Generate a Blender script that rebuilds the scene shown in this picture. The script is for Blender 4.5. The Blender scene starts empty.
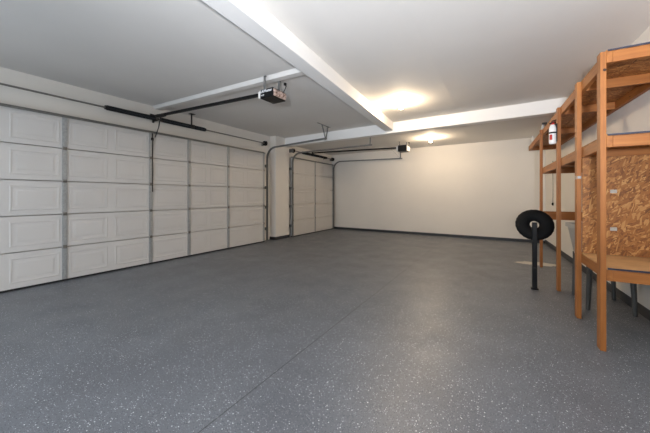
import bpy, bmesh, math, random
from mathutils import Vector, Matrix
random.seed(7)
R = math.radians
S = bpy.context.scene
COL = S.collection

# ------------------------------------------------------------------ materials
def new_mat(name):
    m = bpy.data.materials.new(name)
    m.use_nodes = True
    nt = m.node_tree
    b = nt.nodes['Principled BSDF']
    return m, nt, b

def lin(c):
    return tuple(((v/255)/12.92 if v/255 <= .04045 else (((v/255)+.055)/1.055)**2.4) for v in c) + (1,)

def coords(nt, scale=(1, 1, 1), rot=(0, 0, 0)):
    tc = nt.nodes.new('ShaderNodeTexCoord')
    mp = nt.nodes.new('ShaderNodeMapping')
    mp.inputs['Scale'].default_value = scale
    mp.inputs['Rotation'].default_value = rot
    nt.links.new(tc.outputs['Object'], mp.inputs['Vector'])
    return mp.outputs['Vector']

def noise(nt, vec, scale, detail=4, rough=.55):
    n = nt.nodes.new('ShaderNodeTexNoise')
    n.inputs['Scale'].default_value = scale
    n.inputs['Detail'].default_value = detail
    n.inputs['Roughness'].default_value = rough
    nt.links.new(vec, n.inputs['Vector'])
    return n

def ramp(nt, fac, stops):
    r = nt.nodes.new('ShaderNodeValToRGB')
    els = r.color_ramp.elements
    while len(els) < len(stops):
        els.new(.5)
    for e, (p, c) in zip(els, stops):
        e.position = p
        e.color = c
    nt.links.new(fac, r.inputs['Fac'])
    return r.outputs['Color']

def math_node(nt, op, a, b=None, clamp=False):
    n = nt.nodes.new('ShaderNodeMath')
    n.operation = op
    n.use_clamp = clamp
    for i, v in enumerate((a, b)):
        if v is None:
            continue
        if isinstance(v, (int, float)):
            n.inputs[i].default_value = v
        else:
            nt.links.new(v, n.inputs[i])
    return n.outputs[0]

def mix(nt, fac, a, b, blend='MIX'):
    n = nt.nodes.new('ShaderNodeMix')
    n.data_type = 'RGBA'
    n.blend_type = blend
    for sock, v in ((n.inputs[0], fac), (n.inputs[6], a), (n.inputs[7], b)):
        if hasattr(v, 'links'):
            nt.links.new(v, sock)
        else:
            sock.default_value = v
    return n.outputs[2]

def bump(nt, b, height, strength=.2, dist=.002):
    n = nt.nodes.new('ShaderNodeBump')
    n.inputs['Strength'].default_value = strength
    n.inputs['Distance'].default_value = dist
    nt.links.new(height, n.inputs['Height'])
    nt.links.new(n.outputs['Normal'], b.inputs['Normal'])

def plain(name, rgb, rough=.5, metal=0., var=.06, vscale=12, bstr=0., bscale=200):
    m, nt, b = new_mat(name)
    v = coords(nt)
    n = noise(nt, v, vscale)
    c = lin(rgb)
    lo = tuple(x*(1-var) for x in c[:3]) + (1,)
    hi = tuple(min(1, x*(1+var)) for x in c[:3]) + (1,)
    nt.links.new(ramp(nt, n.outputs['Fac'], [(.3, lo), (.7, hi)]), b.inputs['Base Color'])
    b.inputs['Roughness'].default_value = rough
    b.inputs['Metallic'].default_value = metal
    if bstr:
        bump(nt, b, noise(nt, v, bscale, 3).outputs['Fac'], bstr)
    return m

M = {}
M['wall'] = plain('painted_drywall', (226, 221, 213), .75, var=.02, vscale=1.3, bstr=.12, bscale=90)
M['ceiling'] = plain('ceiling_paint', (226, 223, 218), .8, var=.025, vscale=.9, bstr=.12, bscale=70)
_nt = M['ceiling'].node_tree
_sx = _nt.nodes.new('ShaderNodeSeparateXYZ')
_tc = _nt.nodes.new('ShaderNodeTexCoord')
_nt.links.new(_tc.outputs['Object'], _sx.inputs[0])
_d = math_node(_nt, 'ABSOLUTE', math_node(_nt, 'ADD', _sx.outputs[0], .73))
_h = math_node(_nt, 'SUBTRACT', 1, math_node(_nt, 'MULTIPLY', _d, 14), True)
_bp = _nt.nodes.new('ShaderNodeBump')
_bp.inputs['Strength'].default_value = .6
_bp.inputs['Distance'].default_value = .004
_nt.links.new(_h, _bp.inputs['Height'])
_old = [n for n in _nt.nodes if n.type == 'BUMP' and n != _bp][0]
_nt.links.new(_bp.outputs['Normal'], _old.inputs['Normal'])
M['beam'] = plain('beam_paint', (240, 239, 236), .55, var=.015, vscale=1.1, bstr=.1, bscale=90)
M['base'] = plain('dark_grey_baseboard_paint', (48, 50, 54), .5, var=.1)
M['door'] = plain('white_steel_door_paint', (206, 203, 199), .5, var=.02, vscale=2, bstr=.08, bscale=150)
M['galv'] = plain('galvanised_steel', (166, 168, 168), .48, .4, var=.14, vscale=40)
M['track'] = plain('dull_galvanised_track', (128, 128, 126), .45, .6, var=.15, vscale=25)
M['hinge'] = plain('dull_hinge_steel', (128, 124, 118), .5, .4, var=.15, vscale=40)
M['dark_steel'] = plain('dark_oiled_steel', (46, 44, 43), .45, .5, var=.15, vscale=30)
M['black'] = plain('black_enamel', (13, 13, 14), .45, .0, var=.15, vscale=20)
M['rubber'] = plain('black_rubber', (7, 7, 8), .75, .0, var=.2, vscale=25, bstr=.2, bscale=160)
M['rubber'].node_tree.nodes['Principled BSDF'].inputs['Specular IOR Level'].default_value = .25
M['black'].node_tree.nodes['Principled BSDF'].inputs['Specular IOR Level'].default_value = .3
M['seal'] = plain('black_rubber_seal', (24, 24, 25), .7)
M['white_plastic'] = plain('white_plastic', (226, 224, 218), .4)
M['grey_plastic'] = plain('grey_tub_plastic', (172, 173, 170), .45, var=.05)
M['grey_leg'] = plain('grey_leg_steel', (88, 88, 86), .45, .3)
M['red'] = plain('red_print', (186, 40, 34), .5)
M['white_paint'] = plain('white_enamel', (236, 236, 234), .3)
M['sticker'] = plain('pale_paper_tag', (176, 170, 160), .7, var=.15, vscale=60)
M['navy'] = plain('navy_edge_paint', (44, 48, 66), .5, var=.25, vscale=20)
M['silver_text'] = plain('white_print', (225, 226, 228), .4)
M['porcelain'] = plain('white_porcelain', (238, 236, 230), .3)
M['frame'] = plain('added_window_paint', (225, 225, 222), .5)
M['knot'] = plain('dark_wood_knot', (52, 28, 15), .7, var=.2)

# lens cover of the opener: hazy pinkish plastic with a mottled look
m, nt, b = new_mat('hazy_lens_plastic')
nt.links.new(ramp(nt, noise(nt, coords(nt), 28, 2).outputs['Fac'],
                  [(.35, lin((120, 92, 80))), (.6, lin((214, 190, 178)))]), b.inputs['Base Color'])
b.inputs['Roughness'].default_value = .25
M['lens'] = m

# bulbs
def emit(name, rgb, strength):
    m, nt, b = new_mat(name)
    b.inputs['Base Color'].default_value = (1, 1, 1, 1)
    b.inputs['Emission Color'].default_value = lin(rgb)
    b.inputs['Emission Strength'].default_value = strength
    return m
BULB_RGB = (255, 228, 192)
M['bulb_main'] = emit('lit_bulb_glass', BULB_RGB, 1150)
M['bulb_bay'] = emit('lit_bay_bulb_glass', BULB_RGB, 1150)
M['bulb_near'] = emit('lit_neutral_bulb_glass', (232, 240, 255), 900)

# floor: grey epoxy with scattered paint flakes, a saw-cut joint and one worn pale patch
m, nt, b = new_mat('grey_flake_epoxy_floor')
v = coords(nt)
base = ramp(nt, noise(nt, v, 1.6, 5).outputs['Fac'], [(.3, lin((96, 99, 105))), (.7, lin((109, 113, 119)))])
fine = ramp(nt, noise(nt, v, 170, 2).outputs['Fac'], [(.35, (.80, .80, .80, 1)), (.65, (1.16, 1.16, 1.16, 1))])
base = mix(nt, 1.0, base, fine, 'MULTIPLY')
def flakes(base, scale, pick, size, col, clump=None):
    vo = nt.nodes.new('ShaderNodeTexVoronoi')
    vo.voronoi_dimensions = '2D'
    vo.inputs['Scale'].default_value = scale
    nt.links.new(v, vo.inputs['Vector'])
    sep = nt.nodes.new('ShaderNodeSeparateColor')
    nt.links.new(vo.outputs['Color'], sep.inputs[0])
    near = math_node(nt, 'LESS_THAN', vo.outputs['Distance'], size)
    some = math_node(nt, 'GREATER_THAN', sep.outputs[0], pick)
    f = math_node(nt, 'MULTIPLY', near, some)
    if clump:
        cl = math_node(nt, 'GREATER_THAN', noise(nt, v, clump, 2).outputs['Fac'], .42)
        f = math_node(nt, 'MULTIPLY', f, cl)
    return mix(nt, f, base, col)
base = flakes(base, 85, .93, .22, lin((205, 208, 212)), 2.3)
base = flakes(base, 150, .92, .28, lin((176, 180, 186)))
base = flakes(base, 55, .955, .17, lin((236, 238, 240)), 3.1)
base = flakes(base, 120, .86, .32, lin((62, 64, 70)))
sx = nt.nodes.new('ShaderNodeSeparateXYZ')
nt.links.new(v, sx.inputs[0])
joint = math_node(nt, 'LESS_THAN', math_node(nt, 'ABSOLUTE', math_node(nt, 'ADD', sx.outputs[0], 1.38)), .0032)
base = mix(nt, joint, base, lin((60, 61, 64)))
# worn patch (bare concrete showing) beside the last shelf post
px = math_node(nt, 'DIVIDE', math_node(nt, 'SUBTRACT', sx.outputs[0], .62), .36)
py = math_node(nt, 'DIVIDE', math_node(nt, 'SUBTRACT', sx.outputs[1], 6.72), .17)
rr = math_node(nt, 'ADD', math_node(nt, 'MULTIPLY', px, px), math_node(nt, 'MULTIPLY', py, py))
rr = math_node(nt, 'ADD', rr, math_node(nt, 'MULTIPLY', math_node(nt, 'SUBTRACT', noise(nt, v, 7, 4).outputs['Fac'], .5), 2.6))
base = mix(nt, math_node(nt, 'LESS_THAN', rr, .85), base, lin((205, 198, 186)))
nt.links.new(base, b.inputs['Base Color'])
b.inputs['Roughness'].default_value = .42
rg = ramp(nt, noise(nt, v, 3, 4).outputs['Fac'], [(.3, (.36, .36, .36, 1)), (.7, (.46, .46, .46, 1))])
nt.links.new(rg, b.inputs['Roughness'])
bump(nt, b, noise(nt, v, 60, 4).outputs['Fac'], .35, .003)
M['floor'] = m

def wood(axis):
    m, nt, b = new_mat('pine_stud_grain_' + axis)
    sc = {'x': (1.2, 22, 22), 'y': (22, 1.2, 22), 'z': (22, 22, 1.2)}[axis]
    v = coords(nt, sc)
    n1 = noise(nt, v, 1.6, 5, .6)
    c = ramp(nt, n1.outputs['Fac'], [(.25, lin((122, 71, 27))), (.5, lin((157, 94, 38))), (.75, lin((178, 117, 55)))])
    n2 = noise(nt, coords(nt), 2.2, 3)
    c = mix(nt, .35, c, ramp(nt, n2.outputs['Fac'], [(.3, lin((134, 76, 28))), (.7, lin((180, 117, 55)))]))
    # sparse small knots
    vo = nt.nodes.new('ShaderNodeTexVoronoi')
    vo.inputs['Scale'].default_value = 2.1
    nt.links.new(coords(nt, {'x': (1, 2.6, 2.6), 'y': (2.6, 1, 2.6), 'z': (2.6, 2.6, 1)}[axis]), vo.inputs['Vector'])
    k = math_node(nt, 'LESS_THAN', vo.outputs['Distance'], .035)
    c = mix(nt, k, c, lin((92, 52, 26)))
    nt.links.new(c, b.inputs['Base Color'])
    b.inputs['Roughness'].default_value = .55
    bump(nt, b, n1.outputs['Fac'], .15, .002)
    return m
for a in 'xyz':
    M['wood_' + a] = wood(a)

def osb(name, axis):
    m, nt, b = new_mat(name)
    c = None
    h = None
    for i, (ang, pick) in enumerate(((.35, 0), (1.25, .45), (-.75, .5), (2.1, .6), (-.2, .72))):
        rot = [0, 0, 0]
        rot[axis] = ang
        sc = [62, 62, 62]
        sc[(axis+1) % 3] = 15
        nz = noise(nt, coords(nt), 9.0, 2)
        v0 = coords(nt, (1, 1, 1), rot)
        mp = nt.nodes.new('ShaderNodeMapping')
        mp.inputs['Scale'].default_value = sc
        mp.inputs['Location'].default_value = (i*3.7, i*1.9, i*5.3)
        nt.links.new(v0, mp.inputs['Vector'])
        add = nt.nodes.new('ShaderNodeVectorMath')
        add.operation = 'ADD'
        nt.links.new(mp.outputs['Vector'], add.inputs[0])
        nt.links.new(nz.outputs['Color'], add.inputs[1])
        vo = nt.nodes.new('ShaderNodeTexVoronoi')
        vo.inputs['Scale'].default_value = 1.15
        nt.links.new(add.outputs[0], vo.inputs['Vector'])
        sep = nt.nodes.new('ShaderNodeSeparateColor')
        nt.links.new(vo.outputs['Color'], sep.inputs[0])
        col = ramp(nt, sep.outputs[0], [(.0, lin((116, 70, 30))), (.3, lin((142, 88, 40))), (.7, lin((164, 106, 52))), (.96, lin((196, 144, 84)))])
        if c is None:
            c, h = col, sep.outputs[1]
        else:
            f = math_node(nt, 'GREATER_THAN', sep.outputs[2], pick)
            c = mix(nt, f, c, col)
    nt.links.new(c, b.inputs['Base Color'])
    b.inputs['Roughness'].default_value = .6
    bump(nt, b, h, .25, .002)
    return m
M['osb_wall'] = osb('strand_board_upright', 1)
M['osb_deck'] = osb('strand_board_flat', 2)
M['plywood'] = plain('worn_tan_plywood', (190, 146, 98), .55, var=.15, vscale=6, bstr=.1)

# ------------------------------------------------------------------ mesh helpers
def add_box(bm, lo, hi):
    x0, y0, z0 = lo
    x1, y1, z1 = hi
    vs = [bm.verts.new(p) for p in ((x0, y0, z0), (x1, y0, z0), (x1, y1, z0), (x0, y1, z0),
                                    (x0, y0, z1), (x1, y0, z1), (x1, y1, z1), (x0, y1, z1))]
    for f in ((0, 3, 2, 1), (4, 5, 6, 7), (0, 1, 5, 4), (1, 2, 6, 5), (2, 3, 7, 6), (3, 0, 4, 7)):
        bm.faces.new([vs[i] for i in f])
    return vs

def add_prism(bm, poly, z0, z1):
    a = [bm.verts.new((x, y, z0)) for x, y in poly]
    c = [bm.verts.new((x, y, z1)) for x, y in poly]
    n = len(poly)
    bm.faces.new(list(reversed(a)))
    bm.faces.new(c)
    for i in range(n):
        j = (i+1) % n
        bm.faces.new((a[i], a[j], c[j], c[i]))

def frame_for(d):
    d = d.normalized()
    up = Vector((0, 0, 1)) if abs(d.z) < .95 else Vector((0, 1, 0))
    s = d.cross(up).normalized()
    return s, s.cross(d).normalized()

def add_tube(bm, pts, r, seg=12, caps=True):
    pts = [Vector(p) for p in pts]
    rs = r if isinstance(r, (list, tuple)) else [r]*len(pts)
    rings = []
    s0 = None
    for i, p in enumerate(pts):
        d = (pts[min(i+1, len(pts)-1)] - pts[max(i-1, 0)])
        if s0 is None:
            s, u = frame_for(d)
        else:
            d.normalize()
            s = (s0 - d*s0.dot(d)).normalized()
            u = s.cross(d).normalized()
        s0 = s
        rings.append([bm.verts.new(p + (s*math.cos(t) + u*math.sin(t))*rs[i])
                      for t in (2*math.pi*k/seg for k in range(seg))])
    for a, c in zip(rings, rings[1:]):
        for k in range(seg):
            j = (k+1) % seg
            bm.faces.new((a[k], a[j], c[j], c[k]))
    if caps:
        bm.faces.new(list(reversed(rings[0])))
        bm.faces.new(rings[-1])

def add_bar(bm, a, b, w, h):
    """a rectangular bar from a to b, w across and h along the bar's own up"""
    a, b = Vector(a), Vector(b)
    s, u = frame_for(b-a)
    q = []
    for p in (a, b):
        q.append([bm.verts.new(p + s*x*w/2 + u*y*h/2) for x, y in ((-1, -1), (1, -1), (1, 1), (-1, 1))])
    bm.faces.new(list(reversed(q[0])))
    bm.faces.new(q[1])
    for k in range(4):
        j = (k+1) % 4
        bm.faces.new((q[0][k], q[0][j], q[1][j], q[1][k]))

def add_lathe(bm, prof, c, axis=Vector((0, 0, 1)), seg=24):
    """prof: list of (radius, height along axis)"""
    c = Vector(c)
    s, u = frame_for(axis)
    axis = axis.normalized()
    rings = []
    for r, h in prof:
        if r < 1e-6:
            rings.append([bm.verts.new(c + axis*h)])
        else:
            rings.append([bm.verts.new(c + axis*h + (s*math.cos(t)+u*math.sin(t))*r)
                          for t in (2*math.pi*k/seg for k in range(seg))])
    for a, b_ in zip(rings, rings[1:]):
        for k in range(seg):
            j = (k+1) % seg
            if len(a) == 1 and len(b_) == 1:
                continue
            if len(a) == 1:
                bm.faces.new((a[0], b_[j], b_[k]))
            elif len(b_) == 1:
                bm.faces.new((a[k], a[j], b_[0]))
            else:
                bm.faces.new((a[k], a[j], b_[j], b_[k]))
    if len(rings[0]) > 1:
        bm.faces.new(list(reversed(rings[0])))
    if len(rings[-1]) > 1:
        bm.faces.new(rings[-1])

def add_sweep(bm, path, prof, side=Vector((0, 1, 0))):
    """sweep an open/closed 2-D profile [(along side, along in-plane normal)] along a path lying in a plane square to side"""
    path = [Vector(p) for p in path]
    rings = []
    for i, p in enumerate(path):
        d = (path[min(i+1, len(path)-1)] - path[max(i-1, 0)]).normalized()
        n = side.cross(d).normalized()
        rings.append([bm.verts.new(p + side*a + n*b_) for a, b_ in prof])
    k = len(prof)
    for a, c in zip(rings, rings[1:]):
        for i in range(k):
            j = (i+1) % k
            bm.faces.new((a[i], a[j], c[j], c[i]))
    bm.faces.new(list(reversed(rings[0])))
    bm.faces.new(rings[-1])

def B():
    return bmesh.new()

def obj(name, bm, mat, parent=None, smooth=False, bevel=0.):
    bmesh.ops.recalc_face_normals(bm, faces=bm.faces[:])
    me = bpy.data.meshes.new(name)
    bm.to_mesh(me)
    bm.free()
    if smooth:
        for p in me.polygons:
            p.use_smooth = True
        try:
            me.set_sharp_from_angle(angle=R(40))
        except Exception:
            pass
    me.materials.append(M[mat] if isinstance(mat, str) else mat)
    o = bpy.data.objects.new(name, me)
    COL.objects.link(o)
    if parent is not None:
        root = parent
        o.parent = parent
        # meshes of axis-parallel things are written in world coordinates: shift them to the thing's base
        base = parent.get('_b')
        if base is not None:
            off = Vector(base)
            me.transform(Matrix.Translation(-off))
    if bevel:
        md = o.modifiers.new('bevel', 'BEVEL')
        md.width = bevel
        md.segments = 2
        md.limit_method = 'ANGLE'
    return o

BASES = []
def thing(name, label, cat, loc=(0, 0, 0), group=None, kind=None, local=False, rotz=0.):
    o = bpy.data.objects.new(name, None)
    o.empty_display_size = .1
    COL.objects.link(o)
    o.location = loc
    o.rotation_euler = (0, 0, rotz)
    o['label'] = label
    o['category'] = cat
    if group:
        o['group'] = group
    if kind:
        o['kind'] = kind
    if not local:
        o['_b'] = list(loc)
    BASES.append(o)
    return o

def part(name, bm, mat, parent, **k):
    """a part (or sub-part) whose mesh is written in world coordinates for an unrotated thing"""
    o = obj(name, bm, mat, parent, **k)
    if parent.get('_b') is not None:
        o['_b'] = list(parent['_b'])
        BASES.append(o)
    return o

def struct(name, bm, mat, label=None, cat=None, **k):
    o = obj(name, bm, mat, **k)
    o['kind'] = 'structure'
    if label:
        o['label'] = label
        o['category'] = cat
    return o

def box(lo, hi):
    bm = B()
    add_box(bm, lo, hi)
    return bm

# ------------------------------------------------------------------ the room
YR = -2.6                       # rear wall, behind the camera
CZ, CB = 3.0, 2.85              # ceiling heights: main bay, far bay
def wall_x(y): return 1.37 - .047*(y-3.2)          # right wall
def back_y(x): return 9.705 - .032*(x-1.05)        # back wall
def beam_y(x): return 6.62 - .055*x                # cross beam, near face

struct('floor', box((-6.1, YR-.2, -.1), (2.0, 10.3, 0)), 'floor', 'dark grey speckled epoxy garage floor with one saw-cut joint', 'floor')
bm = B(); add_prism(bm, [(-6.1, YR-.2), (2.0, YR-.2), (2.0, beam_y(2.0)+.1), (-6.1, beam_y(-6.1)+.1)], CZ, CZ+.12)
struct('ceiling_main', bm, 'ceiling', 'pale ceiling over the main bay, in front of the cross beam', 'ceiling')
bm = B(); add_prism(bm, [(-6.1, beam_y(-6.1)+.1), (2.0, beam_y(2.0)+.1), (2.0, 10.3), (-6.1, 10.3)], CB, CZ+.12)
struct('ceiling_bay', bm, 'ceiling', 'lower pale ceiling over the far bay, behind the cross beam', 'ceiling')
WL = -5.75
struct('wall_left', box((-6.0, YR, 0), (WL, 6.5, CZ)), 'wall', 'pale painted wall behind and above the wide garage door', 'wall')
bm = B(); add_box(bm, (-6.0, 6.5, 0), (-5.53, 7.13, CZ))
struct('wall_pier', bm, 'wall', 'white wall pier between the two garage doors', 'wall')
struct('wall_left_bay', box((-6.0, 7.13, 0), (-5.6, back_y(-5.6), CB)), 'wall', 'pale wall behind and above the narrow far garage door', 'wall')
bm = B(); add_prism(bm, [(-6.0, back_y(-6)), (1.4, back_y(1.4)), (1.4, back_y(1.4)+.2), (-6.0, back_y(-6)+.2)], 0, CB)
struct('wall_back', bm, 'wall', 'plain cream back wall lit by the far bulb', 'wall')
bm = B(); add_prism(bm, [(wall_x(YR), YR), (wall_x(YR)+.2, YR), (wall_x(9.9)+.2, 9.9), (wall_x(9.9), 9.9)], 0, CZ)
struct('wall_right', bm, 'wall', 'pale wall behind the wooden shelving', 'wall')
# rear wall behind the camera; its window is added to let fill light in
WX0, WX1, WZ0, WZ1 = -4.2, -1.4, .75, 2.35
bm = B()
add_box(bm, (-6.0, YR-.15, 0), (WX0, YR, CZ)); add_box(bm, (WX1, YR-.15, 0), (1.9, YR, CZ))
add_box(bm, (WX0, YR-.15, 0), (WX1, YR, WZ0)); add_box(bm, (WX0, YR-.15, WZ1), (WX1, YR, CZ))
struct('wall_rear', bm, 'wall', 'pale rear wall with a wide added window opening', 'wall')
bm = B()
for x in (WX0, (WX0+WX1)/2-.025, WX1-.05):
    add_box(bm, (x, YR-.1, WZ0), (x+.05, YR-.04, WZ1))
for z in (WZ0, WZ1-.05):
    add_box(bm, (WX0, YR-.1, z), (WX1, YR-.04, z+.05))
struct('added_window_1', bm, 'frame', 'white frame of an added, unseen window in the rear wall', 'added window')

# beams
bm = B(); add_prism(bm, [(-5.53, beam_y(-5.53)), (wall_x(6.6), beam_y(wall_x(6.6))), (wall_x(6.6), beam_y(wall_x(6.6))+.2), (-5.53, beam_y(-5.53)+.2)], 2.755, CZ)
struct('trim_cross_beam', bm, 'beam', 'white boxed beam crossing the ceiling in front of the far bay', 'beam', bevel=.006)
def lb(y): return -1.83 - .061*(y-1.585)
y1 = beam_y(-2.15)
bm = B(); add_prism(bm, [(lb(YR)-.2, YR), (lb(YR), YR), (lb(y1), y1+.01), (lb(y1)-.2, y1+.01)], 2.81, CZ)
struct('trim_long_beam', bm, 'beam', 'white boxed beam running from the camera end towards the cross beam', 'beam', bevel=.006)
bm = B()
prof = [(0, 0), (.035, -.03), (.05, -.045), (.16, -.045), (.16, 0)]
ends = []
for x, y0 in ((WL, 3.13), (lb(3.3)-.19, 3.20)):
    ends.append([bm.verts.new((x, y0+a, CZ+h)) for a, h in prof])
for i in range(5):
    j = (i+1) % 5
    bm.faces.new((ends[0][i], ends[0][j], ends[1][j], ends[1][i]))
bm.faces.new(ends[0]); bm.faces.new(list(reversed(ends[1])))
struct('trim_ceiling_strip', bm, 'ceiling', 'shallow white ceiling strip above the nearer door opener', 'beam', bevel=.004)

# baseboards
bm = B(); add_prism(bm, [(-5.6, back_y(-5.6)-.014), (1.1, back_y(1.1)-.014), (1.1, back_y(1.1)), (-5.6, back_y(-5.6))], 0, .078)
struct('baseboard_back', bm, 'base', 'thin dark grey baseboard along the back wall', 'baseboard')
bm = B(); add_prism(bm, [(wall_x(YR)-.014, YR), (wall_x(YR), YR), (wall_x(9.7), 9.7), (wall_x(9.7)-.014, 9.7)], 0, .1)
struct('baseboard_right', bm, 'base', 'dark grey baseboard along the wall behind the shelving', 'baseboard')
bm = B(); add_box(bm, (WL, 6.486, 0), (-5.516, 6.5, .085)); add_box(bm, (-5.53, 6.5, 0), (-5.516, 7.13, .085))
struct('baseboard_pier', bm, 'base', 'dark grey baseboard wrapping the foot of the white pier', 'baseboard')

# ------------------------------------------------------------------ garage doors
def add_raised(bm, x, ya, yb, za, zb):
    """pressed rectangle: a rounded ridge ring on a door face that looks towards +X"""
    w, h = .032, .005
    rings = []
    for ins, hh in ((0, 0), (w*.35, h), (w*.65, h), (w, .001), (w*1.9, .001), (w*2.5, .004)):
        rings.append([bm.verts.new((x+hh, y, z)) for y, z in
                      ((ya+ins, za+ins), (yb-ins, za+ins), (yb-ins, zb-ins), (ya+ins, zb-ins))])
    for a, c in zip(rings, rings[1:]):
        for k in range(4):
            j = (k+1) % 4
            bm.faces.new((a[k], a[j], c[j], c[k]))
    bm.faces.new(rings[-1])

def garage_door(name, label, xf, bounds, stiles, sh, bracket_y=None, stile_w=.06):
    ya, yb = bounds[0], bounds[-1]
    d = thing(name, label, 'garage door', (xf, (ya+yb)/2, 0), kind='structure')
    z0 = .022
    n = 5
    for i in range(n):
        bm = B()
        za, zb = z0 + i*sh + .006, z0 + (i+1)*sh - .006
        add_box(bm, (xf-.045, ya, za), (xf, yb, zb))
        for a, c in zip(bounds, bounds[1:]):
            add_raised(bm, xf-.0004, a+.05, c-.05, za+.065, zb-.065)
        sec = part('door_section', bm, 'door', d)
        for y in stiles:
            bm = B()
            w = stile_w/2
            add_box(bm, (xf, y-w, za+.004), (xf+.016, y+w, zb-.004))
            add_box(bm, (xf+.016, y-w*.45, za+.02), (xf+.021, y+w*.45, zb-.02))
            part('stile', bm, 'galv', sec)
        if i:
            for y in stiles:
                bm = B()
                add_box(bm, (xf+.016, y-.022, za-.03), (xf+.021, y+.022, za+.022))
                add_tube(bm, [(xf+.026, y-.022, za-.004), (xf+.026, y+.022, za-.004)], .007, 8)
                part('hinge', bm, 'hinge', sec)
    bm = B()
    top = z0+n*sh
    add_box(bm, (xf-.01, ya, top-.008), (xf+.04, yb, top-.002))
    add_box(bm, (xf+.036, ya, top-.03), (xf+.04, yb, top-.002))
    add_box(bm, (xf-.045, ya, top-.004), (xf-.005, yb, top+.02))
    part('top_strut', bm, 'track', d)
    part('bottom_seal', box((xf-.05, ya, 0.001), (xf+.006, yb, z0+.006)), 'seal', d)
    if bracket_y is not None:
        bm = B()
        add_box(bm, (xf+.021, bracket_y+.016, 1.34), (xf+.03, bracket_y+.03, top-.02))
        add_box(bm, (xf+.021, bracket_y-.005, top-.16), (xf+.04, bracket_y+.035, top-.11))
        part('reinforcing_bar', bm, 'dark_steel', d)
    return top

XD1, XD2 = -5.56, -5.48
garage_door('door_1', 'wide white panelled sectional garage door filling the long side wall', XD1,
            [-.13, .5, 1.125, 1.75, 2.36, 3.0, 3.78, 4.26, 4.81, 5.38, 6.06], [.5, 1.75, 3.0, 3.78, 4.81, 6.03], .487, 3.0)
garage_door('door_2', 'narrow white sectional garage door beyond the white pier', XD2,
            [7.21, 7.87, 8.52, 9.15, 9.78], [7.25, 8.52, 9.74], .487, None, .05)

# ------------------------------------------------------------------ torsion springs
def add_spring(bm, x, z, ya, yb, r):
    pts, rs = [], []
    n = int((yb-ya)/.008)
    for i in range(n*2+1):
        pts.append((x, ya+(yb-ya)*i/(n*2), z))
        rs.append(r if i % 2 else r-.005)
    add_tube(bm, pts, rs, 10)

def torsion(label, x, xw, z, ya, yb, springs, centre, drums, up=None, zc=CZ):
    t = thing('torsion_spring_assembly', label, 'garage door spring', (x, (ya+yb)/2, z), group='torsion spring bars above the garage doors')
    bm = B(); add_tube(bm, [(x, ya, z), (x, yb, z)], .0135, 10)
    part('shaft', bm, 'hinge', t, smooth=True)
    for a, c in springs:
        bm = B(); add_spring(bm, x, z, a, c, .042)
        s = part('spring', bm, 'black', t, smooth=False)
        for e in (a, c):
            bm = B(); add_tube(bm, [(x, e-.02, z), (x, e+.02, z)], .034, 12)
            part('spring_cone', bm, 'dark_steel', s, smooth=True)
    bm = B()
    add_box(bm, (xw, centre-.02, z-.05), (xw+.006, centre+.02, z+.028))
    add_box(bm, (xw, centre-.004, z-.03), (x+.02, centre+.004, z+.025))
    part('centre_bracket', bm, 'dark_steel', t)
    for y in drums:
        bm = B()
        add_lathe(bm, [(.062, -.03), (.062, -.022), (.048, -.02), (.048, .02), (.066, .022), (.066, .03)], (x, y, z), Vector((0, 1, 0)), 20)
        part('cable_drum', bm, 'black', t, smooth=True)
        bm = B()
        s = 1 if y > centre else -1
        add_box(bm, (xw, y+s*.036-.003, z-.06), (x+.05, y+s*.036+.003, z+.05))
        part('end_bearing_plate', bm, 'track', t)
    if up is not None:
        bm = B()
        add_box(bm, (x-.006, up-.014, z+.02), (x+.006, up+.014, zc))
        add_box(bm, (x-.04, up-.05, zc-.008), (x+.05, up+.06, zc))
        add_box(bm, (x-.03, up-.045, z-.03), (x+.05, up+.045, z+.035))
        part('support_strut', bm, 'dark_steel', t)
    return t
torsion('long torsion bar with two black springs above the wide garage door', -5.585, WL, 2.73, -.2, 6.17,
        [(2.30, 3.08), (3.22, 4.18)], 3.15, [6.115], 3.86)
torsion('short torsion bar with one black spring above the narrow far garage door', -5.46, -5.6, 2.665, 7.17, 9.78,
        [(7.75, 9.25)], 9.3, [7.23, 9.72], None)

# ------------------------------------------------------------------ door tracks
U = [(-.021, -.018), (.021, -.018), (.021, .018), (.016, .018), (.016, -.013), (-.016, -.013), (-.016, .018), (-.021, .018)]
def track(label, x, y, zh0, zh1, xe, hanger, group, jamb_x, rad=.3):
    t = thing('garage_door_track', label, 'garage door track', (x, y, 0), group=group)
    part('vertical_rail', _sweep([(x, y, .03), (x, y, 1.0), (x, y, zh0-rad)]), 'track', t)
    arc = [(x+rad-rad*math.cos(a), y, zh0-rad+rad*math.sin(a)) for a in (math.pi/2*i/10 for i in range(11))]
    part('curved_rail', _sweep(arc), 'track', t)
    part('horizontal_rail', _sweep([(x+rad, y, zh0), ((x+rad+xe)/2, y, (zh0+zh1)/2), (xe, y, zh1)]), 'track', t)
    for z in (.35, .95, 1.5, 2.1):
        bm = B(); add_box(bm, (jamb_x, y-.004, z-.04), (x-.01, y+.03, z+.04))
        part('jamb_bracket', bm, 'track', t)
    bm = B()
    for a, c, w in hanger:
        add_bar(bm, a, c, w, .004)
    part('hanger', bm, 'track', t)
    return t
def _sweep(path):
    bm = B(); add_sweep(bm, path, U); return bm
track('curved galvanised track beside the white pier with a braced ceiling hanger', -5.535, 6.145, 2.6, 2.675, -3.62,
      [((-3.68, 5.82, 2.994), (-3.68, 6.44, 2.994), .035), ((-3.68, 6.03, 2.99), (-3.66, 6.17, 2.66), .03),
       ((-3.68, 6.32, 2.99), (-3.66, 6.18, 2.66), .03), ((-3.68, 6.15, 2.655), (-3.68, 6.22, 2.655), .05)], 'door tracks', WL)
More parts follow.
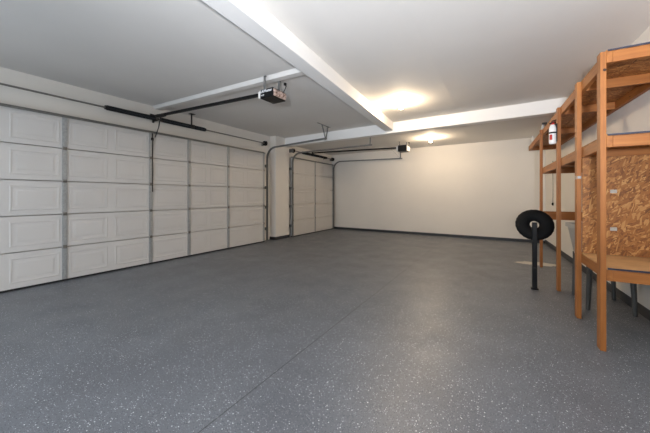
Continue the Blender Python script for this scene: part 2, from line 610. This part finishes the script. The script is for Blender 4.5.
track('galvanised track of the far door next to the pier with a short black hanger', -5.44, 7.175, 2.57, 2.6, -2.85,
      [((-2.9, 7.175, 2.85), (-2.9, 7.175, 2.6), .035), ((-2.9, 7.12, 2.62), (-2.9, 7.23, 2.62), .04)], 'door tracks', -5.6)
track('galvanised track of the far door running along the back wall', -5.44, 9.765, 2.57, 2.53, -2.8,
      [((-2.85, 9.76, 2.85), (-2.85, 9.74, 2.53), .035), ((-3.15, 9.70, 2.85), (-2.85, 9.74, 2.52), .03)], 'door tracks', -5.6)

# ------------------------------------------------------------------ openers
def text_part(s, size, loc, rot, mat, parent):
    cu = bpy.data.curves.new('txt', 'FONT')
    cu.body = s
    cu.size = size
    cu.extrude = .0006
    cu.offset = .0012
    cu.align_x = 'CENTER'
    cu.align_y = 'CENTER'
    tmp = bpy.data.objects.new('txt', cu)
    COL.objects.link(tmp)
    bpy.context.view_layer.update()
    me = bpy.data.meshes.new_from_object(tmp.evaluated_get(bpy.context.evaluated_depsgraph_get()))
    bpy.data.objects.remove(tmp)
    me.transform(Matrix.Translation(Vector(loc)) @ rot)
    bm = B(); bm.from_mesh(me)
    return part('lettering', bm, mat, parent)
FACE_S = Matrix.Rotation(R(90), 4, 'X')          # text reads from the -Y side

def opener(label, wallx, rail0, rail1, lo, hi, straps, arm, text, zc):
    t = thing('garage_door_opener', label, 'garage door opener', ((lo[0]+hi[0])/2, (lo[1]+hi[1])/2, lo[2]), group='ceiling hung door openers')
    bm = B(); add_bar(bm, rail0, rail1, .04, .042)
    rail = part('rail', bm, 'black', t)
    bm = B()
    add_box(bm, (wallx, rail0[1]-.04, rail0[2]-.02), (wallx+.006, rail0[1]+.04, rail0[2]+.06))
    add_bar(bm, (wallx, rail0[1], rail0[2]), (rail0[0]+.08, rail0[1], rail0[2]), .05, .04)
    part('header_bracket', bm, 'dark_steel', t)
    # chassis, a touch narrower at the top
    bm = B()
    vs = add_box(bm, lo, hi)
    mx, my = (lo[0]+hi[0])/2, (lo[1]+hi[1])/2
    for v_ in vs:
        if v_.co.z > (lo[2]+hi[2])/2:
            v_.co.x = mx+(v_.co.x-mx)*.97
            v_.co.y = my+(v_.co.y-my)*.96
    ch = part('motor_housing', bm, 'black', t, bevel=.008)
    bm = B()
    add_box(bm, (lo[0]-.05, lo[1]+.015, lo[2]+.015), (lo[0], hi[1]-.03, hi[2]-.015))
    part('end_plate', bm, 'white_plastic', t, bevel=.006)
    # bulged light lens on the far end
    bm = B()
    n = 8
    prof = []
    h = hi[2]-lo[2]-.03
    for i in range(n+1):
        a = -math.pi/2+math.pi*i/n
        prof.append((hi[0]-.004+.035*math.cos(a), lo[2]+.015+h/2+h/2*math.sin(a)))
    a_ = [bm.verts.new((x, lo[1]+.02, z)) for x, z in prof]
    c_ = [bm.verts.new((x, hi[1]-.02, z)) for x, z in prof]
    for i in range(n):
        bm.faces.new((a_[i], a_[i+1], c_[i+1], c_[i]))
    bm.faces.new(a_); bm.faces.new(list(reversed(c_))); bm.faces.new((a_[0], c_[0], c_[-1], a_[-1]))
    part('light_lens', bm, 'lens' if text else 'white_plastic', t, smooth=True)
    for x, y, zt, w in straps:
        bm = B()
        add_box(bm, (x-w/2, y-.002, hi[2]-.03), (x+w/2, y+.002, zt))
        add_box(bm, (x-w/2, y-.002, zt-.004), (x+w/2, y+.03, zt))
        part('hanging_strap', bm, 'track', t)
    x, y = hi[0]-.03, hi[1]-.03
    bm = B(); add_tube(bm, [(x, y, hi[2]-.02), (x+.04, y+.01, hi[2]+.05), (x+.05, y+.02, hi[2]+.09), (x+.02, y+.03, hi[2]+.13), (x+.02, y+.03, zc-.02)], .006, 8)
    add_lathe(bm, [(.022, 0), (.022, .03)], (x+.02, y+.03, zc-.03), seg=12)
    part('power_cord', bm, 'dark_steel', t, smooth=True)
    if arm:
        bm = B()
        for a, c in zip(arm, arm[1:]):
            add_bar(bm, a, c, .022, .008)
        add_bar(bm, (rail0[0]+.06, rail0[1], rail0[2]-.02), (rail0[0]+.26, rail0[1], rail0[2]-.015), .055, .04)
        part('door_arm', bm, 'dark_steel', t)
    if text:
        text_part('LiftMaster', .054, (mx-.005, lo[1]+.0005, hi[2]-.036), FACE_S, 'silver_text', ch)
        text_part('1/2 HP', .022, (lo[0]+.05, lo[1]-.001, lo[2]+.042), FACE_S, 'silver_text', ch)
    return t
opener('black door opener on the nearer ceiling strip with white lettering, rail to the wide door', WL, (-5.58, 3.13, 2.785), (-2.98, 3.28, 2.785),
       (-2.975, 3.15, 2.672), (-2.735, 3.44, 2.805), [(-2.89, 3.155, 2.99, .035), (-2.78, 3.34, 2.954, .035)],
       [(-5.46, 3.13, 2.77), (-5.47, 3.10, 2.55), (-5.52, 3.06, 2.36)], True, 2.95)
opener('small black door opener high up in front of the back wall', -5.6, (-5.4, 8.53, 2.762), (-2.56, 8.53, 2.69),
       (-2.54, 8.40, 2.56), (-2.28, 8.68, 2.74), [(-2.49, 8.42, CB, .03), (-2.34, 8.62, CB, .03)], None, False, CB)

# ------------------------------------------------------------------ ceiling bulbs
def ceiling_light(label, x, y, z, mat):
    t = thing('ceiling_light', label, 'ceiling light', (x, y, z), group='bare ceiling bulbs')
    bm = B(); add_lathe(bm, [(.06, 0), (.062, -.015), (.04, -.03), (.024, -.034), (.022, -.05)], (x, y, z), seg=24)
    part('lamp_holder', bm, 'porcelain', t, smooth=True)
    bm = B()
    add_lathe(bm, [(.013, -.048), (.016, -.06), (.026, -.08), (.033, -.1), (.031, -.118), (.02, -.132), (0, -.138)], (x, y, z), seg=20)
    part('bulb', bm, mat, t, smooth=True)
ceiling_light('bare lit bulb on the main bay ceiling, in front of the cross beam', -1.55, 5.33, CZ, 'bulb_main')
ceiling_light('bare lit bulb on the far bay ceiling, behind the cross beam', -1.59, 8.25, CB, 'bulb_bay')
# unseen fill lamp on a stand, added behind the viewpoint to brighten the ceiling
LX, LY, LZ = .15, -.9, 1.3
t = thing('added_fill_lamp', 'added unseen fill lamp on a tripod stand turned up at the ceiling behind the viewpoint', 'added fill lamp', (LX, LY, 0))
bm = B(); add_tube(bm, [(LX, LY, .35), (LX, LY, LZ-.1)], .014, 10)
part('pole', bm, 'galv', t, smooth=True)
for k in range(3):
    a = R(30+120*k)
    bm = B(); add_tube(bm, [(LX, LY, .5), (LX+.33*math.cos(a), LY+.33*math.sin(a), .012)], .011, 8)
    part('leg', bm, 'galv', t, smooth=True)
aim = Vector((.02, .85, 1)).normalized()
bm = B(); add_lathe(bm, [(.03, -.1), (.09, -.085), (.15, .03), (.155, .03), (.155, .024), (.1, -.09)], (LX, LY, LZ), aim, 28)
part('reflector', bm, 'black', t, smooth=True)
# ------------------------------------------------------------------ wooden shelving (local coordinates, x = depth, y = along)
sh = thing('storage_shelving', 'tall open pine stud shelving along the wall, with a strand board divider', 'shelving',
           (.71, 3.2, 0), local=True, rotz=math.atan(.026))
def wl(y): return .652 - .0212*y
POSTS = [0, .725, 1.71, 3.2]
for i, y in enumerate(POSTS):
    bm = B(); add_box(bm, (0, y, 0.001), (.038, y+.089, 2.44))
    p = obj('post', bm, 'wood_z', sh, bevel=.003)
    if i == 0:
        bm = B(); add_lathe(bm, [(.012, 0), (.011, .0015), (0, .002)], (.027, y, 2.29), Vector((0, -1, 0)), 14)
        obj('knot', bm, 'knot', p)
    if i == 1:
        bm = B(); add_box(bm, (-.0015, y+.02, 1.44), (0, y+.06, 1.475)); add_box(bm, (.004, y-.0015, 1.445), (.034, y, 1.47))
        obj('nail_plate', bm, 'galv', p)
LEVELS = {'top': (2.345, 2.435, 5.3), 'mid': (1.66, 1.752, 3.29), 'low': (.578, .668, .81)}
JO = {'top': [.745, 1.74, 3.24, 5.26], 'mid': [.745, 1.74, 3.25], 'low': [.745]}
for k, (za, zb, L) in LEVELS.items():
    bm = B(); add_box(bm, (.038, 0, za), (.076, L, zb))
    obj('front_stringer', bm, 'wood_y', sh, bevel=.002)
    bm = B(); add_prism(bm, [(wl(0)-.04, .0), (wl(0), .0), (wl(L), L), (wl(L)-.04, L)], za, zb)
    obj('wall_ledger', bm, 'wood_y', sh, bevel=.002)
    for j, y in enumerate([0]+JO[k]):
        bm = B(); add_box(bm, (.077, y, za), (wl(y)-.042, y+.038, zb-.001))
        obj('end_joist' if j == 0 else 'cross_joist', bm, 'wood_x', sh, bevel=.002)
    zt = zb+.014
    if k == 'top':
        bm = B(); add_prism(bm, [(.038, .003), (.31, .003), (.31, L), (.038, L)], zb+.001, zt)
        obj('deck_board', bm, 'osb_deck', sh)
        bm = B(); add_prism(bm, [(.318, .003), (wl(0), .003), (wl(L), L), (.318, L)], zb+.001, zt)
        obj('deck_board', bm, 'osb_deck', sh)
    else:
        bm = B(); add_prism(bm, [(.038, .003), (wl(0), .003), (wl(L), L), (.038, L)], zb+.001, zt)
        obj('deck_board', bm, 'plywood' if k == 'low' else 'osb_deck', sh)
    bm = B(); add_box(bm, (.045, -.004, zb+.002), (wl(0), .003, zt+.001))
    o = obj('edge_strip', bm, 'navy', sh)
    o['label'] = 'dark blue painted board edge'
# cross rail at the last post
bm = B(); add_box(bm, (.038, 3.215, .85), (wl(3.2)-.002, 3.253, .995))
obj('cross_rail', bm, 'wood_x', sh, bevel=.002)
# strand board divider
bm = B(); add_prism(bm, [(.04, .71), (wl(.71)-.003, .71), (wl(.71)-.003, .723), (.04, .723)], .684, 1.655)
pan = obj('divider_board', bm, 'osb_wall', sh)
pan['label'] = 'flaky strand board divider panel'
for z in (1.31, .94):
    bm = B(); add_box(bm, (.25, .7085, z-.017), (.30, .71, z+.017))
    obj('tag', bm, 'sticker', pan)

# things on the top shelf
t = thing('bottle', 'small white bottle at the far end of the top shelf', 'bottle', (.63, 7.8, 2.45))
bm = B(); add_lathe(bm, [(.022, 0), (.024, .004), (.024, .07), (.02, .085), (.01, .095), (.01, .1)], (.63, 7.8, 2.45), seg=18)
part('body', bm, 'white_plastic', t, smooth=True)
bm = B(); add_lathe(bm, [(.013, .1), (.013, .12), (.011, .124)], (.63, 7.8, 2.45), seg=14)
part('cap', bm, 'white_paint', t, smooth=True)
t = thing('spray_bottle', 'small pale spray bottle with a dark trigger on the top shelf above the last post', 'bottle', (.675, 6.5, 2.45))
c = (.675, 6.5, 2.45)
bm = B(); add_lathe(bm, [(.024, 0), (.026, .005), (.026, .06), (.02, .075), (.012, .085), (.012, .095)], c, seg=18)
part('body', bm, 'grey_plastic', t, smooth=True)
bm = B(); add_box(bm, (.662, 6.485, 2.545), (.735, 6.515, 2.58)); add_bar(bm, (.715, 6.5, 2.55), (.705, 6.5, 2.51), .012, .01)
part('trigger_head', bm, 'dark_steel', t, bevel=.004)

# ------------------------------------------------------------------ fire extinguisher on the third post
ex, ey, ez = .614, 4.9, 1.955
t = thing('fire_extinguisher', 'white fire extinguisher strapped to the third shelf post', 'fire extinguisher', (ex, ey, ez))
bm = B(); add_lathe(bm, [(.028, 0), (.037, .006), (.04, .02), (.04, .2), (.037, .225), (.027, .25), (.017, .262)], (ex, ey, ez), seg=28)
body = part('cylinder', bm, 'white_paint', t, smooth=True)
bm = B(); add_lathe(bm, [(.019, .255), (.019, .285), (.014, .29), (.014, .3)], (ex, ey, ez), seg=16)
part('neck', bm, 'red', t, smooth=True)
bm = B()
add_bar(bm, (ex-.012, ey-.02, ez+.305), (ex+.036, ey+.008, ez+.32), .018, .012)
add_bar(bm, (ex-.012, ey-.02, ez+.29), (ex+.034, ey+.008, ez+.29), .018, .01)
add_tube(bm, [(ex, ey, ez+.285), (ex-.02, ey-.02, ez+.28), (ex-.035, ey-.025, ez+.27)], .009, 8)
part('lever_handle', bm, 'dark_steel', t)
bm = B(); add_lathe(bm, [(.0405, .14), (.0425, .14), (.0425, .16), (.0405, .16)], (ex, ey, ez), seg=28)
add_box(bm, (ex+.03, ey-.02, ez+.03), (.71-.026*(ey-3.2)-.004, ey+.03, ez+.27))
part('strap_bracket', bm, 'black', t)
# red printed label patch on the round body, facing the room
bm = B()
a0 = math.atan2(-ey, -ex)
ring = []
for i in range(7):
    a = a0 - .95 + .85*i/6
    ring.append((math.cos(a)*.0408, math.sin(a)*.0408))
lo_ = [bm.verts.new((ex+x, ey+y, ez+.055)) for x, y in ring]
hi_ = [bm.verts.new((ex+x, ey+y, ez+.125)) for x, y in ring]
for i in range(6):
    bm.faces.new((lo_[i], lo_[i+1], hi_[i+1], hi_[i]))
part('printed_label', bm, 'red', body)

# ------------------------------------------------------------------ tyre-like ring on a short post
sx_, sy_ = .415, 4.87
t = thing('ring_stand', 'black rubber ring fixed to a short black post in front of the shelving', 'stand', (sx_, sy_, 0))
bm = B(); add_box(bm, (sx_-.028, sy_-.03, .012), (sx_+.028, sy_+.03, .905))
post = part('post', bm, 'black', t, bevel=.006)
bm = B(); add_box(bm, (sx_-.042, sy_-.042, .001), (sx_+.042, sy_+.042, .014))
part('foot_plate', bm, 'black', t)
bm = B(); add_box(bm, (sx_-.02, sy_-.038, .28), (sx_+.02, sy_-.035, .3))
part('catch', bm, 'dark_steel', post)
bm = B()
nu, nv = 48, 20
Rm, ra, rb = .138, .084, .05
yaw = Matrix.Rotation(math.atan2(-sx_, sy_)+R(8), 4, 'Z')
tilt = Matrix.Rotation(R(-24), 4, 'X')       # ring lies in local XZ, axis local Y; nearly upright, facing the room
mt = Matrix.Translation((sx_+.006, sy_+.088, .868)) @ yaw @ tilt
grid = []
for i in range(nu):
    a = 2*math.pi*i/nu
    row = []
    for j in range(nv):
        q = 2*math.pi*j/nv
        rad = Rm + ra*math.cos(q)
        tread = .003 if (abs(math.cos(q)) > .5 and math.cos(q) > 0 and i % 2) else 0
        row.append(bm.verts.new(mt @ Vector(((rad+tread)*math.cos(a), rb*math.sin(q), (rad+tread)*math.sin(a)))))
    grid.append(row)
for i in range(nu):
    for j in range(nv):
        bm.faces.new((grid[i][j], grid[(i+1) % nu][j], grid[(i+1) % nu][(j+1) % nv], grid[i][(j+1) % nv]))
part('ring', bm, 'rubber', t, smooth=True)

# ------------------------------------------------------------------ utility sink behind the shelf posts
t = thing('utility_sink', 'grey plastic laundry tub on steel legs behind the shelf posts', 'sink', (1.03, 4.55, 0))
X0, X1, Y0, Y1 = .775, 1.28, 4.17, 5.02
bx0, bx1, by0, by1 = .83, 1.22, 4.27, 4.86
bm = B()
def loop(x0, x1, y0, y1, z, r=.05, n=4):
    out = []
    for cx, cy, a0 in ((x1-r, y1-r, 0), (x0+r, y1-r, 90), (x0+r, y0+r, 180), (x1-r, y0+r, 270)):
        for i in range(n+1):
            a = R(a0+90*i/n)
            out.append(bm.verts.new((cx+r*math.cos(a), cy+r*math.sin(a), z)))
    return out
loops = [loop(bx0+.02, bx1-.02, by0+.02, by1-.02, .515), loop(bx0, bx1, by0, by1, .545), loop(X0+.02, X1-.02, Y0+.02, Y1-.02, .865),
         loop(X0, X1, Y0, Y1, .87), loop(X0, X1, Y0, Y1, .915), loop(X0+.035, X1-.035, Y0+.035, Y1-.035, .915),
         loop(bx0+.03, bx1-.03, by0+.03, by1-.03, .56)]
for a, c in zip(loops, loops[1:]):
    for i in range(len(a)):
        j = (i+1) % len(a)
        bm.faces.new((a[i], a[j], c[j], c[i]))
bm.faces.new(list(reversed(loops[0]))); bm.faces.new(loops[-1])
part('basin', bm, 'grey_plastic', t, smooth=True)
for x, s in ((bx0+.02, -1), (bx1-.02, 1)):
    for y, q in ((by0+.03, -1), (by1-.03, 1)):
        bm = B(); add_tube(bm, [(x, y, .56), (x, y, .45), (x+s*.015, y+q*.01, .002)], [.03, .028, .02], 10)
        part('leg', bm, 'grey_leg', t, smooth=True)
bm = B()
add_tube(bm, [(1.03, 4.57, .52), (1.03, 4.57, .36), (1.06, 4.57, .31), (1.12, 4.57, .31), (1.15, 4.57, .36), (1.2, 4.57, .4), (1.3, 4.57, .4)], .021, 10)
part('drain_pipe', bm, 'dark_steel', t, smooth=True)

# ------------------------------------------------------------------ cord hanging on the right wall
cy = 8.73
cx = wall_x(cy)-.012
t = thing('hanging_cord', 'thin cord with a black plug hanging down the wall between the shelf posts', 'cord', (cx, cy, 1.05))
bm = B(); add_tube(bm, [(cx, cy, 2.1), (cx, cy+.004, 1.7), (cx, cy-.004, 1.4), (cx, cy, 1.1)], .006, 8)
part('cable', bm, 'hinge', t, smooth=True)
bm = B(); add_lathe(bm, [(.01, .07), (.024, .055), (.026, .02), (.016, 0)], (cx, cy, 1.04), seg=14)
part('plug', bm, 'black', t, smooth=True)

bpy.data.objects['utility_sink'].rotation_euler = (0, 0, .05)

for o in BASES:
    if '_b' in o.keys():
        del o['_b']

# ------------------------------------------------------------------ light
w = bpy.data.worlds.new('World')
S.world = w
w.use_nodes = True
bg = w.node_tree.nodes['Background']
bg.inputs['Color'].default_value = (.62, .74, 1, 1)
bg.inputs['Strength'].default_value = .6
def area(name, loc, rot, sx, sy, power, rgb):
    l = bpy.data.lights.new(name, 'AREA')
    l.shape = 'RECTANGLE'
    l.size, l.size_y = sx, sy
    l.energy = power
    l.color = rgb
    o = bpy.data.objects.new(name, l)
    COL.objects.link(o)
    o.location = loc
    o.rotation_euler = rot
    return o
# fill lights added behind the camera: an upturned spot and a window panel
l = bpy.data.lights.new('added_fill_beam', 'SPOT')
l.energy = 1000
l.color = (.90, .93, 1)
l.spot_size = R(125)
l.spot_blend = .75
l.shadow_soft_size = .1
o = bpy.data.objects.new('added_fill_beam', l)
COL.objects.link(o)
o.location = Vector((LX, LY, LZ)) + aim*.06
o.rotation_euler = (-aim).to_track_quat('Z', 'Y').to_euler()
area('added_window_fill', ((WX0+WX1)/2, YR-.16, (WZ0+WZ1)/2), (R(90), 0, 0), WX1-WX0, WZ1-WZ0, 150, (.74, .86, 1))  # added cool fill panel standing in for daylight at the rear opening

# ------------------------------------------------------------------ camera
cam = bpy.data.cameras.new('Camera')
cam.sensor_width = 36
cam.lens = 292/650*36
cam.shift_y = -20.5/650
cam.clip_start = .05
co = bpy.data.objects.new('Camera', cam)
COL.objects.link(co)
co.location = (0, 0, 1.265)
co.rotation_euler = (R(90), 0, R(30.8))
S.camera = co
S.view_settings.view_transform = 'Standard'
S.view_settings.look = 'None'
S.view_settings.gamma = 1
S.view_settings.exposure = 0.0
S.cycles.use_denoising = True
S.cycles.max_bounces = 10
S.cycles.diffuse_bounces = 6
S.cycles.sample_clamp_indirect = 8
